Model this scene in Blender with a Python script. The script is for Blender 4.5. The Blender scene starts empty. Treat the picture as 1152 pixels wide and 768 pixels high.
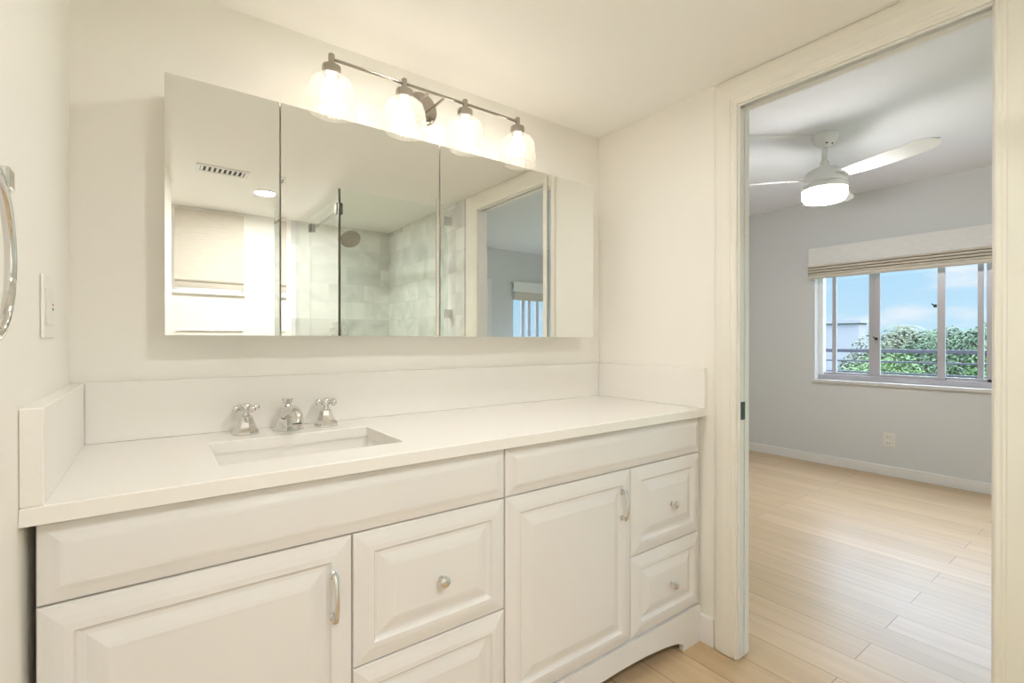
import bpy, bmesh, math, random
from mathutils import Vector, Matrix
random.seed(7)
PI = math.pi
SC = bpy.context.scene
COL = SC.collection

# ------------------------------------------------------------------ camera
cam_data = bpy.data.cameras.new('camera')
cam_data.sensor_width = 36.0
cam_data.lens = 545.24 / 1152 * 36.0
cam_data.clip_start = 0.02
cam_data.clip_end = 400
camera = bpy.data.objects.new('camera', cam_data)
camera.location = (0.1705, -1.6281, 1.1704)
camera.rotation_euler = (PI / 2 - 0.0022, 0.0, -0.6354)
COL.objects.link(camera)
SC.camera = camera

# ------------------------------------------------------------------ exposure / world / sun
vs = SC.view_settings
vs.view_transform = 'Standard'
vs.look = 'None'
vs.gamma = 1.0
vs.use_curve_mapping = False
vs.exposure = 0.15
EX = {'bulb': 9.0, 'recessed': 530.0, 'added_fill_light': 135.0, 'fan': 80.0, 'sky': 1.0, 'zenith': 11.0, 'sun': 3.5}
SC.cycles.max_bounces = 20
SC.cycles.diffuse_bounces = 10
SC.cycles.glossy_bounces = 10
SC.cycles.transparent_max_bounces = 24

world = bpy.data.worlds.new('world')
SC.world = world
world.use_nodes = True
wn, wl = world.node_tree.nodes, world.node_tree.links
wn.clear()
w_out = wn.new('ShaderNodeOutputWorld')
w_bg = wn.new('ShaderNodeBackground')
w_tc = wn.new('ShaderNodeTexCoord')
w_sep = wn.new('ShaderNodeSeparateXYZ')
w_ramp = wn.new('ShaderNodeValToRGB')
w_ramp.color_ramp.elements[0].position = 0.0
w_ramp.color_ramp.elements[0].color = (0.56, 0.79, 0.94, 1)
w_ramp.color_ramp.elements[1].position = 0.30
w_ramp.color_ramp.elements[1].color = (0.29, 0.60, 0.93, 1)
w_map = wn.new('ShaderNodeMapping')
w_map.inputs['Scale'].default_value = (3.0, 3.0, 9.0)
w_noise = wn.new('ShaderNodeTexNoise')
w_noise.inputs['Scale'].default_value = 2.2
w_noise.inputs['Detail'].default_value = 6
w_cr = wn.new('ShaderNodeValToRGB')
w_cr.color_ramp.elements[0].position = 0.52
w_cr.color_ramp.elements[0].color = (0, 0, 0, 1)
w_cr.color_ramp.elements[1].position = 0.72
w_cr.color_ramp.elements[1].color = (1, 1, 1, 1)
w_hi = w_ramp.color_ramp.elements.new(0.5)
w_hi.color = (0.70, 0.82, 1.0, 1)
w_mix = wn.new('ShaderNodeMix')
w_mix.data_type = 'RGBA'
wl.new(w_tc.outputs['Generated'], w_sep.inputs[0])
wl.new(w_sep.outputs['Z'], w_ramp.inputs[0])
wl.new(w_tc.outputs['Generated'], w_map.inputs['Vector'])
wl.new(w_map.outputs[0], w_noise.inputs['Vector'])
wl.new(w_noise.outputs['Fac'], w_cr.inputs[0])
wl.new(w_cr.outputs[0], w_mix.inputs['Factor'])
wl.new(w_ramp.outputs[0], w_mix.inputs['A'])
w_mix.inputs['B'].default_value = (0.88, 0.90, 0.95, 1)
wl.new(w_mix.outputs['Result'], w_bg.inputs['Color'])
w_up = wn.new('ShaderNodeMapRange')          # sky strength raised overhead to add daylight indoors, blue towards the horizon
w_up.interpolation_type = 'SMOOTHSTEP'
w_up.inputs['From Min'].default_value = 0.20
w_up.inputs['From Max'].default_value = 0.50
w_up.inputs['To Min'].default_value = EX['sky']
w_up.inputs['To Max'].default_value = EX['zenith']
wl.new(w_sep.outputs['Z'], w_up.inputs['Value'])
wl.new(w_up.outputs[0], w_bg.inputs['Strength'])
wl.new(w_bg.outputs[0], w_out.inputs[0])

sun_d = bpy.data.lights.new('sun', 'SUN')
sun_d.energy = EX['sun']
sun_d.angle = 0.01
sun_d.color = (1.0, 0.95, 0.86)
sun = bpy.data.objects.new('sun', sun_d)
sun.rotation_euler = Vector((0.22, 0.75, -0.62)).to_track_quat('-Z', 'Y').to_euler()
sun.location = (-6, -3, 9)
COL.objects.link(sun)

# ------------------------------------------------------------------ materials
def mat(name, color, rough=0.5, metal=0.0, spec=0.5, noise=None, bump=None, coat=0.0, emit=None):
    m = bpy.data.materials.new(name)
    m.use_nodes = True
    nt = m.node_tree
    b = nt.nodes['Principled BSDF']
    b.inputs['Base Color'].default_value = (*color, 1)
    b.inputs['Roughness'].default_value = rough
    b.inputs['Metallic'].default_value = metal
    b.inputs['Specular IOR Level'].default_value = spec
    b.inputs['Coat Weight'].default_value = coat
    if emit:
        b.inputs['Emission Color'].default_value = (*emit[0], 1)
        b.inputs['Emission Strength'].default_value = emit[1]
    tc = nt.nodes.new('ShaderNodeTexCoord')
    if noise:
        sc, amt = noise
        n = nt.nodes.new('ShaderNodeTexNoise')
        n.inputs['Scale'].default_value = sc
        n.inputs['Detail'].default_value = 4
        nt.links.new(tc.outputs['Object'], n.inputs['Vector'])
        mx = nt.nodes.new('ShaderNodeMix')
        mx.data_type = 'RGBA'
        mx.inputs['A'].default_value = (*[c * (1 - amt) for c in color], 1)
        mx.inputs['B'].default_value = (*[min(1, c * (1 + amt)) for c in color], 1)
        nt.links.new(n.outputs['Fac'], mx.inputs['Factor'])
        nt.links.new(mx.outputs['Result'], b.inputs['Base Color'])
    if bump:
        sc, st = bump
        n = nt.nodes.new('ShaderNodeTexNoise')
        n.inputs['Scale'].default_value = sc
        n.inputs['Detail'].default_value = 3
        nt.links.new(tc.outputs['Object'], n.inputs['Vector'])
        bp = nt.nodes.new('ShaderNodeBump')
        bp.inputs['Strength'].default_value = st
        bp.inputs['Distance'].default_value = 0.002
        nt.links.new(n.outputs['Fac'], bp.inputs['Height'])
        nt.links.new(bp.outputs[0], b.inputs['Normal'])
    return m

def thin_glass(name, tint, gloss=1.0, haze=0.0, haze_col=(1, 1, 1)):
    m = bpy.data.materials.new(name)
    m.use_nodes = True
    nt = m.node_tree
    nt.nodes.clear()
    out = nt.nodes.new('ShaderNodeOutputMaterial')
    tr = nt.nodes.new('ShaderNodeBsdfTransparent')
    tr.inputs[0].default_value = (*tint, 1)
    gl = nt.nodes.new('ShaderNodeBsdfGlossy')
    gl.inputs['Roughness'].default_value = 0.0
    gl.inputs[0].default_value = (gloss, gloss, gloss, 1)
    fr = nt.nodes.new('ShaderNodeFresnel')
    fr.inputs[0].default_value = 1.45
    mx = nt.nodes.new('ShaderNodeMixShader')
    geo = nt.nodes.new('ShaderNodeNewGeometry')       # same reflectance on both faces of the pane
    ior = nt.nodes.new('ShaderNodeMix')
    ior.data_type = 'FLOAT'
    ior.inputs['A'].default_value = 1.45
    ior.inputs['B'].default_value = 1 / 1.45
    nt.links.new(geo.outputs['Backfacing'], ior.inputs['Factor'])
    nt.links.new(ior.outputs['Result'], fr.inputs[0])
    nt.links.new(fr.outputs[0], mx.inputs[0])
    base = tr.outputs[0]
    if haze:
        tl = nt.nodes.new('ShaderNodeBsdfTranslucent')
        tl.inputs[0].default_value = (*haze_col, 1)
        df = nt.nodes.new('ShaderNodeBsdfDiffuse')
        df.inputs[0].default_value = (*haze_col, 1)
        a = nt.nodes.new('ShaderNodeMixShader')
        a.inputs[0].default_value = 0.4
        nt.links.new(tl.outputs[0], a.inputs[1])
        nt.links.new(df.outputs[0], a.inputs[2])
        h = nt.nodes.new('ShaderNodeMixShader')
        h.inputs[0].default_value = haze
        nt.links.new(tr.outputs[0], h.inputs[1])
        nt.links.new(a.outputs[0], h.inputs[2])
        base = h.outputs[0]
    nt.links.new(base, mx.inputs[1])
    nt.links.new(gl.outputs[0], mx.inputs[2])
    nt.links.new(mx.outputs[0], out.inputs[0])
    return m

def emission(name, color, strength):
    m = bpy.data.materials.new(name)
    m.use_nodes = True
    nt = m.node_tree
    nt.nodes.clear()
    out = nt.nodes.new('ShaderNodeOutputMaterial')
    e = nt.nodes.new('ShaderNodeEmission')
    e.inputs[0].default_value = (*color, 1)
    e.inputs[1].default_value = strength
    nt.links.new(e.outputs[0], out.inputs[0])
    return m

def wood_floor():
    m = bpy.data.materials.new('oak_planks')
    m.use_nodes = True
    nt = m.node_tree
    N, L = nt.nodes, nt.links
    b = N['Principled BSDF']
    tc = N.new('ShaderNodeTexCoord')
    mp = N.new('ShaderNodeMapping')
    mp.inputs['Rotation'].default_value = (0, 0, PI / 2)
    L.new(tc.outputs['Object'], mp.inputs['Vector'])
    br = N.new('ShaderNodeTexBrick')
    br.offset = 0.37
    br.offset_frequency = 2
    br.inputs['Scale'].default_value = 1.0
    br.inputs['Brick Width'].default_value = 1.5
    br.inputs['Row Height'].default_value = 0.16
    br.inputs['Mortar Size'].default_value = 0.0016
    br.inputs['Mortar Smooth'].default_value = 0.3
    br.inputs['Bias'].default_value = 0.0
    br.inputs['Color1'].default_value = (0.0, 0.0, 0.0, 1)
    br.inputs['Color2'].default_value = (1.0, 1.0, 1.0, 1)
    br.inputs['Mortar'].default_value = (0.5, 0.5, 0.5, 1)
    L.new(mp.outputs[0], br.inputs['Vector'])
    gm = N.new('ShaderNodeMapping')
    gm.inputs['Scale'].default_value = (26, 1.6, 1)
    L.new(tc.outputs['Object'], gm.inputs['Vector'])
    addv = N.new('ShaderNodeVectorMath')
    addv.operation = 'MULTIPLY_ADD'
    addv.inputs[1].default_value = (7, 13, 3)
    L.new(br.outputs['Color'], addv.inputs[0])
    L.new(gm.outputs[0], addv.inputs[2])
    n1 = N.new('ShaderNodeTexNoise')
    n1.inputs['Scale'].default_value = 1.0
    n1.inputs['Detail'].default_value = 6
    n1.inputs['Distortion'].default_value = 0.6
    L.new(addv.outputs[0], n1.inputs['Vector'])
    mx = N.new('ShaderNodeMix')
    mx.data_type = 'RGBA'
    mx.inputs['A'].default_value = (0.55, 0.40, 0.24, 1)
    mx.inputs['B'].default_value = (0.63, 0.47, 0.30, 1)
    L.new(br.outputs['Color'], mx.inputs['Factor'])
    ramp = N.new('ShaderNodeValToRGB')
    ramp.color_ramp.elements[0].position = 0.3
    ramp.color_ramp.elements[0].color = (0.90, 0.885, 0.865, 1)
    ramp.color_ramp.elements[1].position = 0.7
    ramp.color_ramp.elements[1].color = (1.06, 1.06, 1.06, 1)
    L.new(n1.outputs['Fac'], ramp.inputs[0])
    mul = N.new('ShaderNodeMix')
    mul.data_type = 'RGBA'
    mul.blend_type = 'MULTIPLY'
    mul.inputs['Factor'].default_value = 1.0
    L.new(mx.outputs['Result'], mul.inputs['A'])
    L.new(ramp.outputs[0], mul.inputs['B'])
    seam = N.new('ShaderNodeMix')
    seam.data_type = 'RGBA'
    seam.inputs['B'].default_value = (0.27, 0.17, 0.09, 1)
    L.new(br.outputs['Fac'], seam.inputs['Factor'])
    L.new(mul.outputs['Result'], seam.inputs['A'])
    L.new(seam.outputs['Result'], b.inputs['Base Color'])
    b.inputs['Roughness'].default_value = 0.33
    bp = N.new('ShaderNodeBump')
    bp.inputs['Strength'].default_value = 0.12
    bp.inputs['Distance'].default_value = 0.002
    L.new(n1.outputs['Fac'], bp.inputs['Height'])
    L.new(bp.outputs[0], b.inputs['Normal'])
    return m

def marble_tile(name, axis):
    m = bpy.data.materials.new(name)
    m.use_nodes = True
    nt = m.node_tree
    N, L = nt.nodes, nt.links
    b = N['Principled BSDF']
    tc = N.new('ShaderNodeTexCoord')
    sp = N.new('ShaderNodeSeparateXYZ')
    cb = N.new('ShaderNodeCombineXYZ')
    L.new(tc.outputs['Object'], sp.inputs[0])
    L.new(sp.outputs['Y' if axis == 'x' else 'X'], cb.inputs['X'])
    L.new(sp.outputs['Z'], cb.inputs['Y'])
    br = N.new('ShaderNodeTexBrick')
    br.inputs['Scale'].default_value = 1.0
    br.inputs['Brick Width'].default_value = 0.30
    br.inputs['Row Height'].default_value = 0.15
    br.inputs['Mortar Size'].default_value = 0.0015
    br.inputs['Color1'].default_value = (0, 0, 0, 1)
    br.inputs['Color2'].default_value = (1, 1, 1, 1)
    br.inputs['Mortar'].default_value = (0.5, 0.5, 0.5, 1)
    L.new(cb.outputs[0], br.inputs['Vector'])
    ad = N.new('ShaderNodeVectorMath')
    ad.operation = 'MULTIPLY_ADD'
    ad.inputs[1].default_value = (9, 5, 3)
    L.new(br.outputs['Color'], ad.inputs[0])
    L.new(tc.outputs['Object'], ad.inputs[2])
    n = N.new('ShaderNodeTexNoise')
    n.inputs['Scale'].default_value = 3.2
    n.inputs['Detail'].default_value = 7
    n.inputs['Distortion'].default_value = 1.6
    L.new(ad.outputs[0], n.inputs['Vector'])
    rp = N.new('ShaderNodeValToRGB')
    rp.color_ramp.elements[0].position = 0.30
    rp.color_ramp.elements[0].color = (0.62, 0.63, 0.62, 1)
    rp.color_ramp.elements[1].position = 0.56
    rp.color_ramp.elements[1].color = (0.80, 0.80, 0.78, 1)
    L.new(n.outputs['Fac'], rp.inputs[0])
    tone = N.new('ShaderNodeMix')
    tone.data_type = 'RGBA'
    tone.inputs['A'].default_value = (0.87, 0.87, 0.87, 1)
    tone.inputs['B'].default_value = (1.04, 1.04, 1.04, 1)
    L.new(br.outputs['Color'], tone.inputs['Factor'])
    mul = N.new('ShaderNodeMix')
    mul.data_type = 'RGBA'
    mul.blend_type = 'MULTIPLY'
    mul.inputs['Factor'].default_value = 1
    L.new(rp.outputs[0], mul.inputs['A'])
    L.new(tone.outputs['Result'], mul.inputs['B'])
    gr = N.new('ShaderNodeMix')
    gr.data_type = 'RGBA'
    gr.inputs['B'].default_value = (0.62, 0.61, 0.58, 1)
    L.new(br.outputs['Fac'], gr.inputs['Factor'])
    L.new(mul.outputs['Result'], gr.inputs['A'])
    L.new(gr.outputs['Result'], b.inputs['Base Color'])
    b.inputs['Roughness'].default_value = 0.12
    return m

def leaf_mat(name, c1, c2):
    m = bpy.data.materials.new(name)
    m.use_nodes = True
    nt = m.node_tree
    b = nt.nodes['Principled BSDF']
    tc = nt.nodes.new('ShaderNodeTexCoord')
    n = nt.nodes.new('ShaderNodeTexNoise')
    n.inputs['Scale'].default_value = 1.3
    n.inputs['Detail'].default_value = 5
    nt.links.new(tc.outputs['Object'], n.inputs['Vector'])
    mx = nt.nodes.new('ShaderNodeMix')
    mx.data_type = 'RGBA'
    mx.inputs['A'].default_value = (*c1, 1)
    mx.inputs['B'].default_value = (*c2, 1)
    nt.links.new(n.outputs['Fac'], mx.inputs['Factor'])
    nt.links.new(mx.outputs['Result'], b.inputs['Base Color'])
    b.inputs['Roughness'].default_value = 0.6
    return m

def linen(name, color, fine=420):
    m = mat(name, color, 0.9, spec=0.2)
    nt = m.node_tree
    b = nt.nodes['Principled BSDF']
    tc = nt.nodes.new('ShaderNodeTexCoord')
    mp = nt.nodes.new('ShaderNodeMapping')
    mp.inputs['Scale'].default_value = (14, 14, 160)
    n = nt.nodes.new('ShaderNodeTexNoise')
    n.inputs['Scale'].default_value = 1.0
    n.inputs['Detail'].default_value = 3
    nt.links.new(tc.outputs['Object'], mp.inputs[0])
    nt.links.new(mp.outputs[0], n.inputs['Vector'])
    mx = nt.nodes.new('ShaderNodeMix')
    mx.data_type = 'RGBA'
    mx.inputs['A'].default_value = (*[c * 0.86 for c in color], 1)
    mx.inputs['B'].default_value = (*[min(1, c * 1.1) for c in color], 1)
    nt.links.new(n.outputs['Fac'], mx.inputs['Factor'])
    nt.links.new(mx.outputs['Result'], b.inputs['Base Color'])
    return m

M = {}
M['bath_wall'] = mat('cream_wall_paint', (0.85, 0.83, 0.785), 0.55, bump=(180, 0.05))
M['bath_ceiling'] = mat('white_ceiling_paint', (0.91, 0.90, 0.88), 0.8, bump=(120, 0.08))
M['bed_wall'] = mat('pale_grey_wall_paint', (0.675, 0.685, 0.685), 0.6, bump=(180, 0.05))
M['bed_ceiling'] = mat('bedroom_ceiling_paint', (0.79, 0.80, 0.85), 0.85, bump=(150, 0.1))
M['trim'] = mat('cream_trim_enamel', (0.82, 0.795, 0.735), 0.32)
M['base'] = mat('white_baseboard_enamel', (0.80, 0.795, 0.78), 0.35)
M['cabinet'] = mat('white_thermofoil', (0.77, 0.76, 0.75), 0.22)
M['cab_dark'] = mat('cabinet_inside', (0.16, 0.13, 0.10), 0.7)
M['quartz'] = mat('white_quartz', (0.83, 0.81, 0.775), 0.22, noise=(220, 0.02))
M['porcelain'] = mat('white_porcelain', (0.84, 0.82, 0.79), 0.08)
M['chrome'] = mat('polished_chrome', (0.74, 0.73, 0.715), 0.05, metal=1.0)
M['nickel'] = mat('polished_nickel', (0.42, 0.385, 0.345), 0.12, metal=1.0)
M['dark_nickel'] = mat('dark_nickel', (0.17, 0.16, 0.14), 0.25, metal=1.0)
M['mirror'] = mat('mirror_silver', (0.87, 0.885, 0.865), 0.0, metal=1.0)
M['cab_white'] = mat('cabinet_white_paint', (0.80, 0.78, 0.74), 0.4)
M['plastic'] = mat('white_plastic', (0.80, 0.78, 0.74), 0.3)
M['slot'] = mat('dark_slot', (0.03, 0.03, 0.03), 0.6)
M['led'] = mat('amber_indicator', (0.55, 0.10, 0.04), 0.4)
M['black'] = mat('black_metal', (0.022, 0.024, 0.026), 0.35, metal=0.3)
M['floor'] = wood_floor()
M['marble_x'] = marble_tile('marble_tile_side', 'x')
M['marble_y'] = marble_tile('marble_tile_back', 'y')
M['glass'] = thin_glass('shower_glass', (0.95, 0.975, 0.955))
M['pane'] = thin_glass('window_pane', (0.97, 0.985, 0.99))
M['shade_glass'] = thin_glass('ribbed_shade_glass', (0.97, 0.96, 0.94), 0.9, haze=0.15, haze_col=(0.95, 0.93, 0.88))
M['bulb'] = emission('lit_bulb', (1.0, 0.94, 0.84), EX['bulb'])
M['recessed'] = emission('lit_recessed_lens', (1.0, 0.985, 0.965), EX['recessed'])
M['added_fill_light'] = emission('added_fill_lens', (1.0, 0.985, 0.965), EX['added_fill_light'])  # emitter of the extra light added over the worktop
M['fan_lens'] = emission('lit_fan_lens', (1.0, 0.99, 0.97), EX['fan'])
M['fan_white'] = mat('white_fan_enamel', (0.80, 0.80, 0.80), 0.35)
M['aluminium'] = mat('grey_aluminium', (0.52, 0.50, 0.53), 0.42, metal=0.35)
M['white_alu'] = mat('white_window_reveal', (0.82, 0.83, 0.84), 0.4)
M['sill'] = mat('grey_marble_sill', (0.66, 0.65, 0.64), 0.25, noise=(24, 0.22))
M['linen'] = linen('woven_white_linen', (0.80, 0.79, 0.765))
M['linen_low'] = linen('woven_beige_linen', (0.66, 0.61, 0.54))
M['linen_bath'] = linen('woven_bath_linen', (0.62, 0.575, 0.50))
M['rail'] = mat('dark_grey_railing', (0.05, 0.05, 0.065), 0.5)
M['stucco'] = mat('grey_stucco', (0.21, 0.21, 0.235), 0.9, noise=(3, 0.05))
M['trunk'] = mat('bark', (0.16, 0.11, 0.075), 0.9, noise=(8, 0.3))
M['leaf_a'] = leaf_mat('bright_green_leaves', (0.022, 0.07, 0.012), (0.085, 0.16, 0.03))
M['leaf_b'] = leaf_mat('mid_green_leaves', (0.014, 0.04, 0.016), (0.05, 0.10, 0.035))
M['leaf_c'] = leaf_mat('olive_leaves', (0.035, 0.05, 0.024), (0.095, 0.11, 0.055))
M['lawn'] = mat('lawn', (0.09, 0.16, 0.05), 0.9, noise=(0.6, 0.4))

# ------------------------------------------------------------------ mesh helpers
ORIGIN = {}

def newbm():
    return bmesh.new()

def box(bm, x0, x1, y0, y1, z0, z1, bev=0.0, seg=2):
    vs_ = [bm.verts.new((x, y, z)) for z in (z0, z1) for y in (y0, y1) for x in (x0, x1)]
    fs = [(0, 2, 3, 1), (4, 5, 7, 6), (0, 1, 5, 4), (2, 6, 7, 3), (0, 4, 6, 2), (1, 3, 7, 5)]
    faces = [bm.faces.new([vs_[i] for i in f]) for f in fs]
    if bev > 0:
        edges = list({e for f in faces for e in f.edges})
        bmesh.ops.bevel(bm, geom=edges, offset=bev, segments=seg, profile=0.5, affect='EDGES')
    return bm

def bxm(*a, bev=0.0):
    return box(newbm(), *a, bev=bev)

def lathe(bm, prof, c=(0, 0, 0), seg=32, mat3=None, wave=0.0, nwave=24, cap0=True, cap1=True, phase=0.0):
    """prof: list of (r, h) along local z; mat3 rotates it; c is its origin."""
    rings = []
    for r, h in prof:
        ring = []
        for i in range(seg):
            a = 2 * PI * i / seg + phase
            rr = r * (1 + wave * math.cos(nwave * a))
            v = Vector((rr * math.cos(a), rr * math.sin(a), h))
            if mat3 is not None:
                v = mat3 @ v
            ring.append(bm.verts.new(v + Vector(c)))
        rings.append(ring)
    for k in range(len(rings) - 1):
        for i in range(seg):
            j = (i + 1) % seg
            bm.faces.new((rings[k][i], rings[k][j], rings[k + 1][j], rings[k + 1][i]))
    if cap0:
        bm.faces.new(list(reversed(rings[0])))
    if cap1:
        bm.faces.new(rings[-1])
    return bm

def tube(bm, pts, r, seg=12, cap=True):
    """r: number, or one radius (or (a, b) pair) per point."""
    pts = [Vector(p) for p in pts]
    n = len(pts)
    rings = []
    up = None
    for i, p in enumerate(pts):
        t = (pts[min(i + 1, n - 1)] - pts[max(i - 1, 0)]).normalized()
        if up is None:
            up = Vector((0, 0, 1)) if abs(t.z) < 0.9 else Vector((1, 0, 0))
        side = t.cross(up).normalized()
        up = side.cross(t).normalized()
        rr = r[i] if isinstance(r, (list, tuple)) else r
        ra, rb = rr if isinstance(rr, (list, tuple)) else (rr, rr)
        rings.append([bm.verts.new(p + side * ra * math.cos(2 * PI * k / seg) + up * rb * math.sin(2 * PI * k / seg)) for k in range(seg)])
    for a, b_ in zip(rings, rings[1:]):
        for k in range(seg):
            j = (k + 1) % seg
            bm.faces.new((a[k], a[j], b_[j], b_[k]))
    if cap:
        bm.faces.new(list(reversed(rings[0])))
        bm.faces.new(rings[-1])
    return bm

def torus(bm, c, R, r, axis='x', seg=64, mseg=14, a0=0.0, a1=2 * PI, squash=1.0):
    full = abs(a1 - a0 - 2 * PI) < 1e-6
    n = seg if full else seg + 1
    rings = []
    for i in range(n):
        a = a0 + (a1 - a0) * i / seg
        ring = []
        for k in range(mseg):
            b_ = 2 * PI * k / mseg
            rad = R + r * math.cos(b_)
            u, v, w = rad * math.cos(a), rad * math.sin(a), r * squash * math.sin(b_)
            p = {'x': (w, u, v), 'y': (u, w, v), 'z': (u, v, w)}[axis]
            ring.append(bm.verts.new(Vector(c) + Vector(p)))
        rings.append(ring)
    cnt = n if full else n - 1
    for i in range(cnt):
        a_, b_ = rings[i], rings[(i + 1) % n]
        for k in range(mseg):
            j = (k + 1) % mseg
            bm.faces.new((a_[k], a_[j], b_[j], b_[k]))
    if not full:
        bm.faces.new(rings[0])
        bm.faces.new(list(reversed(rings[-1])))
    return bm

def sphere(bm, c, r, seg=20, rings=12, sz=1.0):
    res = bmesh.ops.create_uvsphere(bm, u_segments=seg, v_segments=rings, radius=r)
    for v in res['verts']:
        v.co = Vector((v.co.x, v.co.y, v.co.z * sz)) + Vector(c)
    return bm

def prism(bm, outline, axis, a0, a1):
    """closed outline of 2D points swept along axis from a0 to a1 (x: (y,z), y: (x,z), z: (x,y))."""
    def P(u, v, w):
        return {'x': (w, u, v), 'y': (u, w, v), 'z': (u, v, w)}[axis]
    A = [bm.verts.new(P(u, v, a0)) for u, v in outline]
    B = [bm.verts.new(P(u, v, a1)) for u, v in outline]
    n = len(outline)
    for i in range(n):
        j = (i + 1) % n
        bm.faces.new((A[i], A[j], B[j], B[i]))
    bm.faces.new(list(reversed(A)))
    bm.faces.new(B)
    return bm

def panel(bm, x0, x1, z0, z1, yback, prof):
    """front facing -y: prof is a list of (inset, y) rings from the edge in; closed at the back."""
    rings = []
    full = [(0.0, yback)] + prof
    for ins, y in full:
        rings.append([bm.verts.new(p) for p in ((x0 + ins, y, z0 + ins), (x1 - ins, y, z0 + ins), (x1 - ins, y, z1 - ins), (x0 + ins, y, z1 - ins))])
    for a, b_ in zip(rings, rings[1:]):
        for i in range(4):
            j = (i + 1) % 4
            bm.faces.new((a[i], a[j], b_[j], b_[i]))
    bm.faces.new(list(reversed(rings[0])))
    bm.faces.new(rings[-1])
    return bm

def obj(name, bm, m, parent=None, smooth=False, origin=None):
    bmesh.ops.recalc_face_normals(bm, faces=bm.faces)
    if parent is not None:
        org = ORIGIN[parent.name]
    else:
        org = Vector(origin) if origin is not None else Vector((0, 0, 0))
    if org.length > 0:
        bmesh.ops.translate(bm, verts=bm.verts, vec=-org)
    me = bpy.data.meshes.new(name)
    bm.to_mesh(me)
    bm.free()
    me.materials.append(m)
    if smooth:
        for p in me.polygons:
            p.use_smooth = True
        me.set_sharp_from_angle(angle=math.radians(35))
    o = bpy.data.objects.new(name, me)
    COL.objects.link(o)
    if parent is not None:
        o.parent = parent
    else:
        o.location = org
    ORIGIN[o.name] = org
    return o

def tag(o, label, cat, group=None):
    o['label'] = label
    o['category'] = cat
    if group:
        o['group'] = group
    return o

def thing(name, loc, label, cat, group=None):
    o = bpy.data.objects.new(name, None)
    o.location = loc
    o.empty_display_size = 0.05
    COL.objects.link(o)
    ORIGIN[o.name] = Vector(loc)
    return tag(o, label, cat, group)

def struct(name, bm, m, parent=None, smooth=False):
    o = obj(name, bm, m, parent, smooth)
    if parent is None:
        o['kind'] = 'structure'
    return o

# ------------------------------------------------------------------ dimensions
XR = 1.890          # bathroom right wall face
WT = 1.948          # bedroom face of that wall
ZC = 2.139          # bathroom ceiling
YB = -2.87          # bathroom wall behind the camera
ZB = 2.50           # bedroom ceiling
XF = 5.28           # bedroom window wall
YBN, YBP = -4.45, 1.55
DY0, DY1, DZ = -0.692, -1.366, 2.030   # doorway

# ------------------------------------------------------------------ setting: shell
struct('floor', bxm(-0.12, XF + 0.12, YBN - 0.12, YBP + 0.12, -0.12, 0.0), M['floor'])
struct('ceiling', bxm(-0.12, XR, YB - 0.12, 0.10, ZC, ZC + 0.10), M['bath_ceiling'])
struct('ceiling_bedroom', bxm(XR, XF + 0.12, YBN - 0.12, YBP + 0.12, ZB, ZB + 0.12), M['bed_ceiling'])
struct('wall_left', bxm(-0.12, 0.0, YB - 0.12, 0.10, 0, ZC), M['bath_wall'])
struct('wall_back', bxm(0.0, XR, 0.0, 0.10, 0, ZC), M['bath_wall'])
# right wall around the doorway, cream on the bathroom face
b = newbm()
box(b, XR, WT - 0.012, DY0, 0.10, 0, ZB)
box(b, XR, WT - 0.012, YB - 0.12, DY1, 0, ZB)
box(b, XR, WT - 0.012, DY1, DY0, DZ + 0.07, ZB)
# the doorway's left side is open for the pocket door
struct('wall_right', b, M['bath_wall'])
b = newbm()
box(b, WT - 0.012, WT, DY0, YBP, 0, ZB)
box(b, WT - 0.012, WT, YBN, DY1, 0, ZB)
box(b, WT - 0.012, WT, DY1, DY0, DZ + 0.07, ZB)
struct('wall_bedroom_side', b, M['bed_wall'])
b = newbm()
box(b, XR - 0.02, WT - 0.012, 0.10, YBP + 0.12, 0, ZB)
box(b, XR - 0.02, WT - 0.012, YBN - 0.12, YB - 0.12, 0, ZB)
box(b, -0.12, XR, 0.10, 0.16, 0, ZB)
struct('wall_outer', b, M['bed_wall'])
struct('wall_bedroom_north', bxm(WT - 0.012, XF + 0.12, YBP, YBP + 0.12, 0, ZB), M['bed_wall'])
# bedroom window wall
WY0, WY1, WZ0, WZ1 = 0.402, -1.50, 0.80, 2.0
SY0, SY1, SZ = -2.05, -4.15, 2.1     # glazed opening added out of view on the same wall, for daylight
b = newbm()
box(b, XF, XF + 0.16, WY0, YBP, 0, ZB)
box(b, XF, XF + 0.16, SY0, WY1, 0, ZB)
box(b, XF, XF + 0.16, YBN - 0.12, SY1, 0, ZB)
box(b, XF, XF + 0.16, SY1, SY0, SZ, ZB)
box(b, XF, XF + 0.16, WY1, WY0, 0, WZ0 - 0.03)
box(b, XF, XF + 0.16, WY1, WY0, WZ1, ZB)
struct('wall_window_side', b, M['bed_wall'])
# bedroom wall towards -y, with the second bedroom window
VX0, VX1, VZ0, VZ1 = 4.45, 5.22, 0.80, 2.0
b = newbm()
box(b, WT - 0.012, VX0, YBN - 0.12, YBN, 0, ZB)
box(b, VX1, XF, YBN - 0.12, YBN, 0, ZB)
box(b, VX0, VX1, YBN - 0.12, YBN, 0, VZ0)
box(b, VX0, VX1, YBN - 0.12, YBN, VZ1, ZB)
struct('wall_bedroom_south', b, M['bed_wall'])
# wall behind the camera with a window
BX0, BX1, BZ0, BZ1 = 0.29, 0.715, 1.53, 2.10
b = newbm()
box(b, 0, BX0, YB - 0.12, YB, 0, ZC)
box(b, BX1, XR, YB - 0.12, YB, 0, ZC)
box(b, BX0, BX1, YB - 0.12, YB, 0, BZ0)
box(b, BX0, BX1, YB - 0.12, YB, BZ1, ZC)
struct('wall_rear', b, M['bath_wall'])
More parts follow.
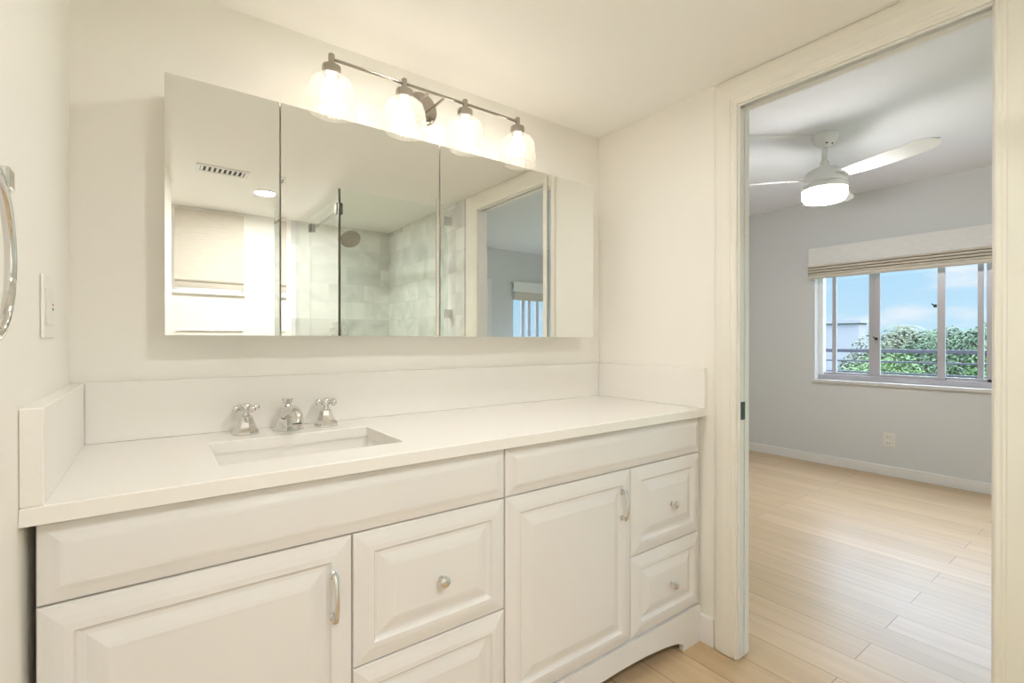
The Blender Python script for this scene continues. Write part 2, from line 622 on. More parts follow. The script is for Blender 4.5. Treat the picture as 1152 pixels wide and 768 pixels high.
# shower marble
struct('wall_shower_side', bxm(XR - 0.012, XR, YB, -1.53, 0, ZC), M['marble_x'])
struct('wall_shower_back', bxm(1.06, XR - 0.012, YB, YB + 0.012, 0, ZC), M['marble_y'])

# ------------------------------------------------------------------ doorway trim and pocket door
def casing_profile(sgn):
    """(offset from the opening outwards, protrusion) outline of the moulding, wall side included."""
    return [(0.0, 0.0), (0.0, 0.012), (0.004, 0.0135), (0.009, 0.0125), (0.011, 0.0125), (0.016, 0.0150), (0.021, 0.0142),
            (0.024, 0.0165), (0.052, 0.0170), (0.072, 0.0150), (0.084, 0.0110), (0.091, 0.004), (0.091, 0.0)]
b = newbm()
loops = []
for o, p in casing_profile(1):
    oz = o * 1.17
    loops.append([b.verts.new(q) for q in ((XR - p, DY0 + o, 0.004), (XR - p, DY0 + o, DZ + oz), (XR - p, DY1 - o, DZ + oz), (XR - p, DY1 - o, 0.004))])
for i in range(len(loops)):
    A, B = loops[i], loops[(i + 1) % len(loops)]
    for k in range(3):
        b.faces.new((A[k], A[k + 1], B[k + 1], B[k]))
b.faces.new([l[0] for l in loops])
b.faces.new([l[3] for l in reversed(loops)])
trim1 = struct('trim_1', b, M['trim'])
# jamb: two strips either side of the pocket slot
b = newbm()
box(b, XR - 0.004, XR + 0.003, DY0 - 0.008, DY0 + 0.004, 0.012, DZ, bev=0.001)
box(b, XR + 0.032, WT + 0.003, DY0 - 0.008, DY0 + 0.004, 0.012, DZ, bev=0.001)
box(b, XR - 0.004, XR + 0.006, DY1, DY0 - 0.008, DZ - 0.006, DZ + 0.069, bev=0.001)
box(b, XR + 0.028, WT + 0.003, DY1, DY0 - 0.008, DZ - 0.006, DZ + 0.069, bev=0.001)
box(b, XR - 0.004, WT + 0.003, DY1 - 0.002, DY1 + 0.006, 0.0, DZ, bev=0.001)
trim2 = struct('trim_2', b, M['base'])
b = newbm()
box(b, XR + 0.009, XR + 0.025, DY1, DY0 - 0.008, DZ + 0.045, DZ + 0.069)
struct('door_track', b, M['black'], trim2)
b = newbm()
box(b, WT, WT + 0.012, DY0, DY0 + 0.085, 0, DZ + 0.085, bev=0.003)
box(b, WT, WT + 0.012, DY1 - 0.085, DY1, 0, DZ + 0.085, bev=0.003)
box(b, WT, WT + 0.012, DY1, DY0, DZ, DZ + 0.085, bev=0.003)
struct('trim_3', b, M['base'])
b = newbm()
box(b, XR + 0.0055, XR + 0.0295, DY0 - 0.0055, DY0 - 0.001, 0.022, DZ - 0.01, bev=0.0012)
door1 = struct('door_1', b, M['base'])
b = newbm()
box(b, XR + 0.0035, XR + 0.0315, DY0 - 0.0095, DY0 - 0.0045, 0.880, 0.945, bev=0.001)
box(b, XR + 0.013, XR + 0.023, DY0 - 0.0105, DY0 - 0.009, 0.897, 0.928)
obj('edge_pull', b, M['black'], door1)

# baseboards
struct('baseboard_right', bxm(XR - 0.013, XR, DY0 + 0.0915, -0.527, 0.0, 0.108, bev=0.003), M['base'])
struct('baseboard_bedroom_window', bxm(XF - 0.014, XF, YBN, YBP, 0.0, 0.086, bev=0.004), M['base'])
b = newbm()
box(b, WT, WT + 0.014, YBN, DY1 - 0.086, 0, 0.086, bev=0.004)
struct('baseboard_bedroom_near', b, M['base'])
struct('baseboard_bedroom_south', bxm(4.06, XF - 0.015, YBN, YBN + 0.014, 0, 0.086, bev=0.004), M['base'])

# ------------------------------------------------------------------ bedroom window
X2 = XF + 0.10
b = newbm()
fr = 0.035
box(b, X2 - 0.02, X2 + 0.05, WY1, WY1 + 0.042, WZ0, WZ1)
box(b, X2 - 0.03, X2 + 0.05, WY1, WY0, WZ0, WZ0 + 0.045)
box(b, X2 - 0.02, X2 + 0.05, WY1, WY0, WZ1 - 0.04, WZ1)
win1 = struct('window_1', b, M['aluminium'])
struct('window_reveal', bxm(XF + 0.001, X2 - 0.021, WY0 - 0.010, WY0 - 0.0005, WZ0, WZ1), M['white_alu'], win1)
struct('frame_jamb', bxm(X2 - 0.02, X2 + 0.05, WY0 - 0.045, WY0 - 0.0005, WZ0 + 0.045, WZ1 - 0.04), M['white_alu'], win1)
for (ya, yb_, xo) in ((0.288, 0.255, 0.026), (-0.012, -0.055, 0.012), (-0.056, -0.100, -0.004), (-0.493, -0.542, -0.004),
                      (-0.730, -0.766, 0.03), (-0.785, -0.825, 0.012), (-1.10, -1.14, 0.01)):
    struct('sash_stile', bxm(X2 + xo - 0.012, X2 + xo + 0.014, yb_, ya, WZ0 + 0.045, WZ1 - 0.04, bev=0.002), M['aluminium'], win1)
for (ya, yb_, xo) in ((0.36, -0.055, 0.018), (-0.056, -0.542, 0.0), (-0.50, -0.79, 0.018), (-0.79, -1.46, 0.006)):
    b = newbm()
    box(b, X2 + xo - 0.006, X2 + xo + 0.010, yb_, ya, WZ0 + 0.045, WZ0 + 0.068, bev=0.002)
    struct('sash_rail', b, M['aluminium'], win1)
    struct('pane', bxm(X2 + xo, X2 + xo + 0.004, yb_ + 0.002, ya - 0.002, WZ0 + 0.068, WZ1 - 0.04), M['pane'], win1)
for y_, z_ in ((-0.077, 1.185), (-0.482, 1.455)):
    b = newbm()
    box(b, X2 - 0.040, X2 - 0.016, y_ - 0.010, y_ + 0.010, z_ - 0.012, z_ + 0.012, bev=0.003)
    tube(b, [(X2 - 0.034, y_, z_), (X2 - 0.045, y_ + 0.02, z_ + 0.018)], 0.005, 8)
    struct('latch', b, M['black'], win1)
b = newbm()
box(b, XF - 0.022, X2 - 0.02, WY1 - 0.02, WY0 + 0.012, WZ0 - 0.03, WZ0 - 0.0005, bev=0.004)
struct('window_sill', b, M['sill'], win1)

# roman shade, folded up
def roman_shade(name, y0, y1, x, ztop, label, axis='y'):
    """axis y: hangs on the x = const wall and faces -x."""
    t = thing(name, (x, (y0 + y1) / 2, ztop), label, 'window shade')
    # headrail
    b_ = newbm()
    box(b_, x - 0.055, x - 0.002, y0 + 0.004, y1 - 0.004, ztop - 0.03, ztop, bev=0.003)
    obj('headrail', b_, M['base'], t)
    # valance of woven linen
    pts = [(x - 0.060, ztop + 0.002), (x - 0.064, ztop - 0.03), (x - 0.064, ztop - 0.13), (x - 0.068, ztop - 0.158), (x - 0.066, ztop - 0.165),
           (x - 0.060, ztop - 0.158), (x - 0.057, ztop - 0.13), (x - 0.056, ztop + 0.002)]
    b_ = newbm()
    prism(b_, pts, 'y', y0, y1)
    obj('valance', b_, M['linen'], t, smooth=True)
    # the cloth behind, then the stack of folds
    obj('shade_cloth', bxm(x - 0.024, x - 0.018, y0 + 0.002, y1 - 0.002, ztop - 0.285, ztop - 0.031), M['linen_low'], t)
    for k in range(5):
        zb = ztop - 0.172 - k * 0.0245
        hh = 0.0100 if k < 4 else 0.017
        out = 0.088 - 0.003 * k
        pts = [(x - 0.022, zb + hh * 0.75)]
        for q in range(9):
            an = PI / 2 - PI * q / 8
            pts.append((x - out + 0.016 - 0.016 * math.cos(an), zb + hh * math.sin(an)))
        pts.append((x - 0.022, zb - hh * 0.75))
        b_ = newbm()
        prism(b_, pts, 'y', y0, y1)
        obj('fold', b_, M['linen_low'], t, smooth=True)
    return t
roman_shade('roman_shade', -1.56, 0.425, XF - 0.001, 2.042, 'white woven roman shade pulled up above the large bedroom window')

b = newbm()
box(b, X2 - 0.02, X2 + 0.05, SY0 - 0.05, SY0, 0.0005, SZ)
box(b, X2 - 0.02, X2 + 0.05, SY1, SY1 + 0.05, 0.0005, SZ)
box(b, X2 - 0.02, X2 + 0.05, SY1 + 0.05, SY0 - 0.05, SZ - 0.05, SZ)
box(b, X2 - 0.02, X2 + 0.05, SY1 + 0.05, SY0 - 0.05, 0.0005, 0.05)
added_opening = struct('added_glazed_opening', b, M['aluminium'])  # unseen sliding door, added to bring daylight into the bedroom
struct('stile', bxm(X2 - 0.01, X2 + 0.03, -3.13, -3.07, 0.05, SZ - 0.05), M['aluminium'], added_opening)
for ya, yb_ in ((SY1 + 0.05, -3.13), (-3.07, SY0 - 0.05)):
    struct('pane', bxm(X2 + 0.008, X2 + 0.014, ya, yb_, 0.05, SZ - 0.05), M['pane'], added_opening)

# second bedroom window, seen in the mirror
b = newbm()
box(b, VX0, VX0 + 0.04, YBN - 0.09, YBN - 0.04, VZ0, VZ1)
box(b, VX1 - 0.04, VX1, YBN - 0.09, YBN - 0.04, VZ0, VZ1)
box(b, VX0, VX1, YBN - 0.09, YBN - 0.04, VZ0, VZ0 + 0.04)
box(b, VX0, VX1, YBN - 0.09, YBN - 0.04, VZ1 - 0.04, VZ1)
win2 = struct('window_2', b, M['aluminium'])
for x_ in (4.66, 4.78, 4.94):
    struct('sash_stile', bxm(x_, x_ + 0.05, YBN - 0.085, YBN - 0.05, VZ0 + 0.04, VZ1 - 0.04), M['aluminium'], win2)
struct('pane', bxm(VX0 + 0.04, VX1 - 0.04, YBN - 0.072, YBN - 0.068, VZ0 + 0.04, VZ1 - 0.04), M['pane'], win2)
t = thing('roman_shade', (4.84, YBN, 2.04), 'white roman shade on the bedroom window seen only in the mirror', 'window shade')
b = newbm()
yy = YBN + 0.001
prism(b, [(yy + 0.060, 2.042), (yy + 0.064, 1.90), (yy + 0.060, 1.885), (yy + 0.055, 1.90), (yy + 0.052, 2.042)], 'x', 4.43, 5.24)
obj('valance', b, M['linen'], t)
obj('headrail', bxm(4.435, 5.235, yy + 0.001, yy + 0.05, 2.01, 2.04), M['base'], t)
for k in range(4):
    z1 = 1.90 - k * 0.028
    b = newbm()
    prism(b, [(yy + 0.03, z1), (yy + 0.078 - 0.004 * k, z1 - 0.02), (yy + 0.08 - 0.004 * k, z1 - 0.05), (yy + 0.068 - 0.004 * k, z1 - 0.05), (yy + 0.03, z1 - 0.012)], 'x', 4.43, 5.24)
    obj('fold', b, M['linen_low'], t)
# bedroom door on that wall, seen in the mirror
b = newbm()
box(b, 3.16, 3.24, YBN, YBN + 0.02, 0, 2.06, bev=0.003)
box(b, 3.98, 4.06, YBN, YBN + 0.02, 0, 2.06, bev=0.003)
box(b, 3.24, 3.98, YBN, YBN + 0.02, 1.99, 2.06, bev=0.003)
door2 = struct('door_2', b, M['base'])
struct('door_panel', bxm(3.245, 3.975, YBN + 0.002, YBN + 0.014, 0.01, 1.985), M['base'], door2)

# window behind the camera with its shade
b = newbm()
box(b, BX0, BX0 + 0.03, YB - 0.08, YB - 0.04, BZ0, BZ1)
box(b, BX1 - 0.03, BX1, YB - 0.08, YB - 0.04, BZ0, BZ1)
box(b, BX0 + 0.03, BX1 - 0.03, YB - 0.08, YB - 0.04, BZ0, BZ0 + 0.03)
box(b, BX0 + 0.03, BX1 - 0.03, YB - 0.08, YB - 0.04, BZ1 - 0.03, BZ1)
win3 = struct('window_3', b, M['white_alu'])
struct('pane', bxm(BX0 + 0.03, BX1 - 0.03, YB - 0.062, YB - 0.058, BZ0 + 0.03, BZ1 - 0.03), M['pane'], win3)
struct('window_sill', bxm(BX0 - 0.012, BX1 + 0.012, YB + 0.0005, YB + 0.022, BZ0 - 0.022, BZ0 - 0.002, bev=0.003), M['base'], win3)
struct('apron', bxm(BX0, BX1, YB + 0.0005, YB + 0.012, 1.24, 1.25, bev=0.002), M['base'], win3)
t = thing('roman_shade', (0.5, YB, 2.11), 'beige roman shade on the small window reflected in the left mirror door', 'window shade')
yy = YB
b = newbm()
prism(b, [(yy + 0.026, 2.112), (yy + 0.026, 1.63), (yy + 0.032, 1.612), (yy + 0.028, 1.60), (yy + 0.022, 1.61), (yy + 0.02, 2.112)], 'x', BX0 - 0.004, BX1 + 0.004)
obj('shade_cloth', b, M['linen_bath'], t, smooth=True)
b = newbm()
prism(b, [(yy + 0.018, 1.64), (yy + 0.019, 1.555), (yy + 0.016, 1.55), (yy + 0.012, 1.555), (yy + 0.012, 1.64)], 'x', BX0 - 0.004, BX1 + 0.004)
obj('hem', b, M['linen_bath'], t, smooth=True)
obj('headrail', bxm(BX0, BX1, yy + 0.001, yy + 0.019, 2.085, 2.112), M['base'], t)

# ------------------------------------------------------------------ vanity units
YF = -0.545
YC = YF + 0.020            # face of the carcass
ZTOP = 0.8786
Z_A, Z_S, Z_M, Z_B = 0.871, 0.7352, 0.4290, 0.1465
G = 0.0016

def rp_profile(raised=True):
    if raised:
        return [(0.0, YF + 0.009), (0.002, YF + 0.0062), (0.008, YF + 0.0050), (0.022, YF + 0.0012), (0.034, YF - 0.0012), (0.046, YF - 0.0016), (0.050, YF + 0.0050),
                (0.055, YF + 0.0075), (0.062, YF + 0.0068), (0.074, YF + 0.0026), (0.084, YF - 0.0006), (0.092, YF - 0.0022), (0.098, YF - 0.0020)]
    return [(0.0, YF + 0.009), (0.002, YF + 0.0060), (0.006, YF + 0.0048), (0.020, YF + 0.0006), (0.030, YF - 0.0034), (0.036, YF - 0.0042)]

def knob(x, z, parent):
    rot = Matrix.Rotation(PI / 2, 3, 'X')      # local z -> -y
    b_ = newbm()
    lathe(b_, [(0.0085, -0.0005), (0.0085, 0.002), (0.0055, 0.0035), (0.0045, 0.010), (0.006, 0.014), (0.0125, 0.0175), (0.0145, 0.021), (0.0135, 0.0255), (0.009, 0.029), (0.003, 0.0305)],
          (x, YF - 0.0022, z), 24, rot)
    o = obj('knob', b_, M['chrome'], parent, smooth=True)
    o['label'] = 'polished metal knob'
    return o

def pull(x, z0, z1, parent):
    b_ = newbm()
    y = YF - 0.0016
    rot = Matrix.Rotation(PI / 2, 3, 'X')
    for z in (z0 + 0.006, z1 - 0.006):
        lathe(b_, [(0.009, 0.0), (0.009, 0.003), (0.006, 0.005), (0.0055, 0.018)], (x, y, z), 16, rot)
    pts, rad = [], []
    n = 14
    for i in range(n + 1):
        u = i / n
        pts.append((x, y - 0.017 - 0.013 * math.sin(PI * u) ** 0.8, z0 + (z1 - z0) * u))
        rad.append((0.0062 - 0.0012 * math.sin(PI * u), 0.0034))
    tube(b_, pts, rad, 12)
    o = obj('pull_handle', b_, M['chrome'], parent, smooth=True)
    o['label'] = 'curved polished metal pull'
    return o

def apron(x0, x1, cx, feet):
    """base board with an arched cut-out between its feet."""
    pts = [(x0, 0.0), (x0, Z_B - 2 * G), (x1, Z_B - 2 * G), (x1, 0.0), (x1 - feet, 0.0), (x1 - feet, 0.024)]
    n = 20
    xa, xb = x1 - feet, x0 + feet
    for i in range(1, n):
        u = i / n
        pts.append((xa + (xb - xa) * u, 0.024 + 0.045 * math.sin(PI * u) ** 0.55))
    pts += [(x0 + feet, 0.024), (x0 + feet, 0.0)]
    return pts

def vanity_unit(x0, x1, xs, label, left):
    t = thing('vanity_cabinet', ((x0 + x1) / 2, -0.27, 0), label, 'bathroom cabinet', 'vanity cabinet units under the worktop')
    b_ = newbm()
    w = 0.016
    box(b_, x0 + 0.0005, x0 + w, YC, -0.002, 0.0, ZTOP)
    box(b_, x1 - w, x1 - 0.0005, YC, -0.002, 0.0, ZTOP)
    box(b_, x0 + w, x1 - w, -0.012, -0.002, 0.10, ZTOP)
    box(b_, x0 + w, x1 - w, YC, -0.012, 0.12, 0.136)
    # face frame rails and stiles
    box(b_, x0 + w, x1 - w, YC, YC + 0.018, 0.84, ZTOP)
    box(b_, x0 + w, x1 - w, YC, YC + 0.018, Z_S - 0.02, Z_S + 0.02)
    box(b_, xs - 0.018, xs + 0.018, YC, YC + 0.018, 0.136, Z_S - 0.02)
    dx0, dx1 = (xs + 0.018, x1 - w)
    box(b_, dx0, dx1, YC, YC + 0.018, Z_M - 0.02, Z_M + 0.02)
    obj('body', b_, M['cabinet'], t)
    # false front above
    b_ = newbm()
    panel(b_, x0 + G, x1 - G, Z_S + G, Z_A, YC - 0.0003, rp_profile(False))
    obj('drawer_front', b_, M['cabinet'], t)
    # door
    b_ = newbm()
    panel(b_, x0 + G, xs - G, Z_B + G, Z_S - G, YC - 0.0003, rp_profile())
    d = obj('door', b_, M['cabinet'], t)
    return t, d

LX0, LXS, LX1, RXS, RX1 = 0.0134, 0.5278, 0.9487, 1.4754, 1.8808
vl, dl = vanity_unit(LX0, LX1, LXS, 'white raised panel vanity cabinet with its left end against the wall, under the sink', True)
vr, dr = vanity_unit(LX1 + 0.0006, RX1, RXS, 'white raised panel vanity cabinet next to the doorway, with an arched base', False)
pull(0.484, 0.562, 0.664, dl)
pull(1.424, 0.574, 0.672, dr)
for t, xs, x1, kx in ((vl, LXS, LX1, 0.747), (vr, RXS, RX1, 1.694)):
    for z0, z1, kz in ((Z_M, Z_S, 0.574), (Z_B, Z_M, 0.281)):
        b = newbm()
        panel(b, xs + G, x1 - G, z0 + G, z1 - G, YC - 0.0003, rp_profile())
        d = obj('drawer', b, M['cabinet'], t)
        knob(kx, kz, d)
b = newbm()
prism(b, apron(LX1 + 0.0012, RX1, 1.415, 0.108), 'y', YF + 0.001, YC - 0.0005)
obj('base_apron', b, M['cabinet'], vr)
b = newbm()
prism(b, apron(LX0, LX1 - 0.0006, 0.48, 0.108), 'y', YF + 0.001, YC - 0.0005)
obj('base_apron', b, M['cabinet'], vl)

# ------------------------------------------------------------------ worktop, sink, taps
ct = thing('countertop', (0.94, -0.285, 0.879), 'white quartz worktop with upstands running over both vanity cabinets', 'worktop')
ZT = 0.9086
b = newbm()
xo0, xo1, yo0, yo1 = 0.0006, XR - 0.0006, -0.570, -0.0006
xi0, xi1, yi0, yi1 = 0.281, 0.689, -0.452, -0.178
def ringv(x0, x1, y0, y1, z):
    return [b.verts.new(p) for p in ((x0, y0, z), (x1, y0, z), (x1, y1, z), (x0, y1, z))]
e = 0.0018
ob, om, ot = ringv(xo0, xo1, yo0, yo1, 0.879), ringv(xo0, xo1, yo0, yo1, ZT - e), ringv(xo0 + e, xo1 - e, yo0 + e, yo1 - e, ZT)
ib, im, it_ = ringv(xi0, xi1, yi0, yi1, 0.879), ringv(xi0, xi1, yi0, yi1, ZT - e), ringv(xi0 - e, xi1 + e, yi0 - e, yi1 + e, ZT)
for A, B in ((ob, om), (om, ot), (ot, it_), (it_, im), (im, ib), (ib, ob)):
    for i in range(4):
        j = (i + 1) % 4
        b.faces.new((A[i], A[j], B[j], B[i]))
obj('slab', b, M['quartz'], ct)
ZS_ = 1.0635
obj('backsplash', bxm(0.0295, 1.8685, -0.0199, -0.0006, ZT + 0.0003, ZS_, bev=0.0015), M['quartz'], ct)
obj('side_splash', bxm(0.0006, 0.0292, -0.5695, -0.0006, ZT + 0.0003, ZS_, bev=0.0015), M['quartz'], ct)
obj('side_splash', bxm(1.8690, XR - 0.0006, -0.5695, -0.0006, ZT + 0.0003, ZS_, bev=0.0015), M['quartz'], ct)

sk = thing('sink', (0.485, -0.315, 0.72), 'rectangular white undermount sink basin set into the worktop', 'sink')
b = newbm()
def rrect(x0, x1, y0, y1, r, z, n=6):
    out = []
    for cx_, cy_, a0 in ((x1 - r, y1 - r, 0), (x0 + r, y1 - r, PI / 2), (x0 + r, y0 + r, PI), (x1 - r, y0 + r, 1.5 * PI)):
        for k in range(n + 1):
            a = a0 + PI / 2 * k / n
            out.append((cx_ + r * math.cos(a), cy_ + r * math.sin(a), z))
    return out
levels = [(-0.022, 0.012, 0.8782), (0.004, 0.014, 0.8782), (0.0045, 0.016, 0.872), (-0.003, 0.022, 0.79), (-0.012, 0.034, 0.762), (-0.035, 0.05, 0.748), (-0.10, 0.03, 0.743)]
inner = []
for g, r, z in levels:
    gg = g
    if z > 0.878 and g < 0:
        gg = 0.020
    inner.append([b.verts.new(p) for p in rrect(xi0 - gg, xi1 + gg, yi0 - gg, yi1 + gg, r, z)])
outer = [[b.verts.new(p) for p in rrect(xi0 - 0.02, xi1 + 0.02, yi0 - 0.02, yi1 + 0.02, 0.012, 0.866)],
         [b.verts.new(p) for p in rrect(xi0 - 0.010, xi1 + 0.010, yi0 - 0.010, yi1 + 0.010, 0.03, 0.78)],
         [b.verts.new(p) for p in rrect(xi0 + 0.02, xi1 - 0.02, yi0 + 0.02, yi1 - 0.02, 0.05, 0.733)]]
chain = list(reversed(outer)) + inner
for A, B in zip(chain, chain[1:]):
    n = len(A)
    for i in range(n):
        j = (i + 1) % n
        b.faces.new((A[i], A[j], B[j], B[i]))
b.faces.new(chain[0])
b.faces.new(chain[-1])
obj('basin', b, M['porcelain'], sk, smooth=True)
b = newbm()
lathe(b, [(0.024, 0.0), (0.024, 0.002), (0.018, 0.0035), (0.006, 0.0045)], (0.485, -0.30, 0.7432), 24)
obj('drain', b, M['chrome'], sk, smooth=True)

# faucet: spout and two cross handles
fa = thing('faucet', (0.486, -0.092, ZT), 'chrome widespread faucet with two cross handles behind the sink', 'faucet')
YA = -0.092
def oct_base(cx_, cy_, k=1.0):
    b_ = newbm()
    prof = [(0.0365, 0.0003), (0.0365, 0.005), (0.034, 0.010), (0.027, 0.020), (0.0215, 0.034), (0.0185, 0.047), (0.0155, 0.050), (0.012, 0.0515)]
    lathe(b_, [(r * k, h) for r, h in prof], (cx_, cy_, ZT), 8, phase=0.13)
    return b_
for hx, rot in ((0.377, 0.42), (0.594, 0.55)):
    h = obj('handle', oct_base(hx, YA), M['chrome'], fa)
    b = newbm()
    lathe(b, [(0.0095, 0.050), (0.0085, 0.056), (0.0085, 0.062), (0.0125, 0.064), (0.0135, 0.068), (0.0135, 0.078), (0.0115, 0.082), (0.009, 0.084), (0.003, 0.0855)], (hx, YA, ZT), 24)
    for k in range(4):
        a = rot + k * PI / 2
        d = Vector((math.cos(a), math.sin(a), 0))
        c0 = Vector((hx, YA, ZT + 0.0725))
        tube(b, [c0 + d * s for s in (0.009, 0.016, 0.022, 0.027)], [0.0065, 0.0052, 0.0055, 0.007], 10)
        sphere(b, c0 + d * 0.0305, 0.0092, 14, 9)
    obj('cross', b, M['chrome'], h, smooth=True)
sx = 0.486
b = newbm()
# flared foot and swept body of the spout
prof = [(0.042, 0.0003), (0.042, 0.006), (0.0375, 0.014), (0.031, 0.030), (0.026, 0.046), (0.0225, 0.060), (0.018, 0.066), (0.008, 0.069)]
lathe(b, prof, (sx, YA, ZT), 8, phase=PI / 8 + 0.1)
path = [(0.004, 0.036), (-0.020, 0.050), (-0.044, 0.0585), (-0.068, 0.062), (-0.090, 0.060), (-0.106, 0.053), (-0.114, 0.043), (-0.116, 0.034)]
rads = [(0.0255, 0.026), (0.0235, 0.0225), (0.0205, 0.0185), (0.0185, 0.016), (0.0175, 0.015), (0.0170, 0.0145), (0.016, 0.0145), (0.015, 0.0145)]
tube(b, [(sx, YA + y, ZT + z) for y, z in path], rads, 16)
sp = obj('spout', b, M['chrome'], fa, smooth=True)
b = newbm()
lathe(b, [(0.0125, 0.0), (0.0135, 0.004), (0.0135, 0.010), (0.012, 0.012)], (sx, YA - 0.116, ZT + 0.022), 24)
obj('aerator', b, M['chrome'], sp, smooth=True)
b = newbm()
lathe(b, [(0.008, 0.062), (0.008, 0.069), (0.0105, 0.071), (0.0075, 0.075), (0.0115, 0.081), (0.0150, 0.088), (0.0145, 0.092), (0.007, 0.094)], (sx, YA + 0.004, ZT), 40, wave=0.05, nwave=10)
obj('lift_knob', b, M['chrome'], sp, smooth=True)

# ------------------------------------------------------------------ mirrored cabinet
YM = -0.145
MX = [0.1913, 0.4555, 0.9571, 1.4421, 1.7030]
MZ0, MZ1 = 1.1838, 1.8382
mc = thing('medicine_cabinet', (0.947, -0.07, MZ0), 'wide frameless mirrored cabinet with four doors on the wall above the sink', 'mirror cabinet')
obj('body', bxm(MX[0] + 0.002, MX[4] - 0.002, YM + 0.0245, -0.0006, MZ0 + 0.002, MZ1 - 0.002, bev=0.001), M['cab_white'], mc)
for i in range(4):
    g = 0.0023
    x0, x1 = MX[i] + (g if i else 0), MX[i + 1] - (g if i < 3 else 0)
    b = newbm()
    # 5 mm glass, its long edges bevelled, a narrow arris along top and bottom
    bw = 0.0135
    prism(b, [(x0, YM + 0.0055), (x0, YM + 0.0008), (x0 + bw, YM), (x1 - bw, YM), (x1, YM + 0.0008), (x1, YM + 0.0055)], 'z', MZ0, MZ1)
    d = obj('mirror_door', b, M['mirror'], mc)
    obj('door_backing', bxm(x0 + 0.0015, x1 - 0.0015, YM + 0.006, YM + 0.0235, MZ0 + 0.0015, MZ1 - 0.0015), M['cab_white'], d)

# ------------------------------------------------------------------ vanity light
YL = -0.130
vlg = thing('vanity_light', (0.955, 0.0, 2.02), 'four lamp chrome vanity light with ribbed glass shades above the mirror', 'wall light')
rotY = Matrix.Rotation(PI / 2, 3, 'X')
b = newbm()
lathe(b, [(0.058, 0.0006), (0.060, 0.004), (0.060, 0.009), (0.056, 0.014), (0.050, 0.0165), (0.012, 0.018)], (0.957, 0, 2.015), 48, rotY)
bp_ = obj('backplate', b, M['nickel'], vlg, smooth=True)
for x_ in (0.925, 0.987):
    b = newbm()
    tube(b, [(x_, -0.014, 2.017), (x_, YL, 2.017)], 0.0048, 12)
    obj('arm', b, M['nickel'], vlg, smooth=True)
b = newbm()
tube(b, [(0.602, YL, 2.017), (1.306, YL, 2.017)], 0.0052, 14)
obj('bar', b, M['nickel'], vlg, smooth=True)
for x_ in (0.600, 0.834, 1.0665, 1.302):
    b = newbm()
    lathe(b, [(0.0275, 1.968), (0.0275, 1.990), (0.0265, 1.9945), (0.022, 1.9965), (0.0095, 1.998), (0.0095, 2.028), (0.0085, 2.031), (0.003, 2.0318)], (x_, YL, 0), 32)
    s = obj('socket', b, M['nickel'], vlg, smooth=True)
    b = newbm()
    prof = [(0.0300, 1.972), (0.0315, 1.966), (0.0325, 1.962), (0.048, 1.9575), (0.0605, 1.946), (0.0675, 1.928), (0.0700, 1.905), (0.0705, 1.886), (0.0735, 1.882), (0.0735, 1.877), (0.0710, 1.873), (0.0715, 1.850), (0.0725, 1.845),
            (0.0700, 1.845), (0.0690, 1.873), (0.0680, 1.905), (0.0655, 1.927), (0.0585, 1.944), (0.0465, 1.9545), (0.0300, 1.960)]
    lathe(b, prof, (x_, YL, 0), 96, wave=0.009, nwave=24, cap0=False, cap1=False)
    gsh = obj('glass_shade', b, M['shade_glass'], s, smooth=True)
    b = newbm()
    lathe(b, [(0.013, 1.967), (0.014, 1.958), (0.020, 1.945), (0.0275, 1.928), (0.0295, 1.912), (0.027, 1.897), (0.019, 1.886), (0.008, 1.881), (0.001, 1.880)], (x_, YL, 0), 24)
    obj('bulb', b, M['bulb'], s, smooth=True)

# ------------------------------------------------------------------ left wall fittings
tr = thing('towel_ring', (0.0, -0.95, 1.345), 'chrome towel ring on the left wall, cut by the photo edge', 'towel ring')
rotX = Matrix.Rotation(PI / 2, 3, 'Y')
b = newbm()
box(b, 0.0006, 0.008, -0.925, -0.880, 1.318, 1.362, bev=0.002)
box(b, 0.008, 0.050, -0.914, -0.891, 1.328, 1.352, bev=0.003)
obj('mount', b, M['chrome'], tr, smooth=False)
b = newbm()
torus(b, (0.043, -0.957, 1.257), 0.087, 0.0052, 'x', 72, 14)
obj('ring', b, M['chrome'], tr, smooth=True)

so = thing('wall_switch', (0.0, -0.332, 1.235), 'white double wall plate with a small red indicator on the left wall', 'wall switch')
obj('cover_plate', bxm(0.0005, 0.0055, -0.392, -0.272, 1.175, 1.295, bev=0.002), M['plastic'], so)
rc = obj('control_insert', bxm(0.0055, 0.0075, -0.325, -0.291, 1.201, 1.269, bev=0.0008), M['plastic'], so)
o = obj('indicator', bxm(0.0073, 0.0082, -0.3125, -0.3055, 1.2385, 1.2430), M['led'], rc)
o['label'] = 'small red indicator'
obj('test_button', bxm(0.0073, 0.0082, -0.3125, -0.3055, 1.230, 1.2345), M['slot'], rc)
obj('rocker', bxm(0.0055, 0.0085, -0.373, -0.339, 1.201, 1.269, bev=0.001), M['plastic'], so)

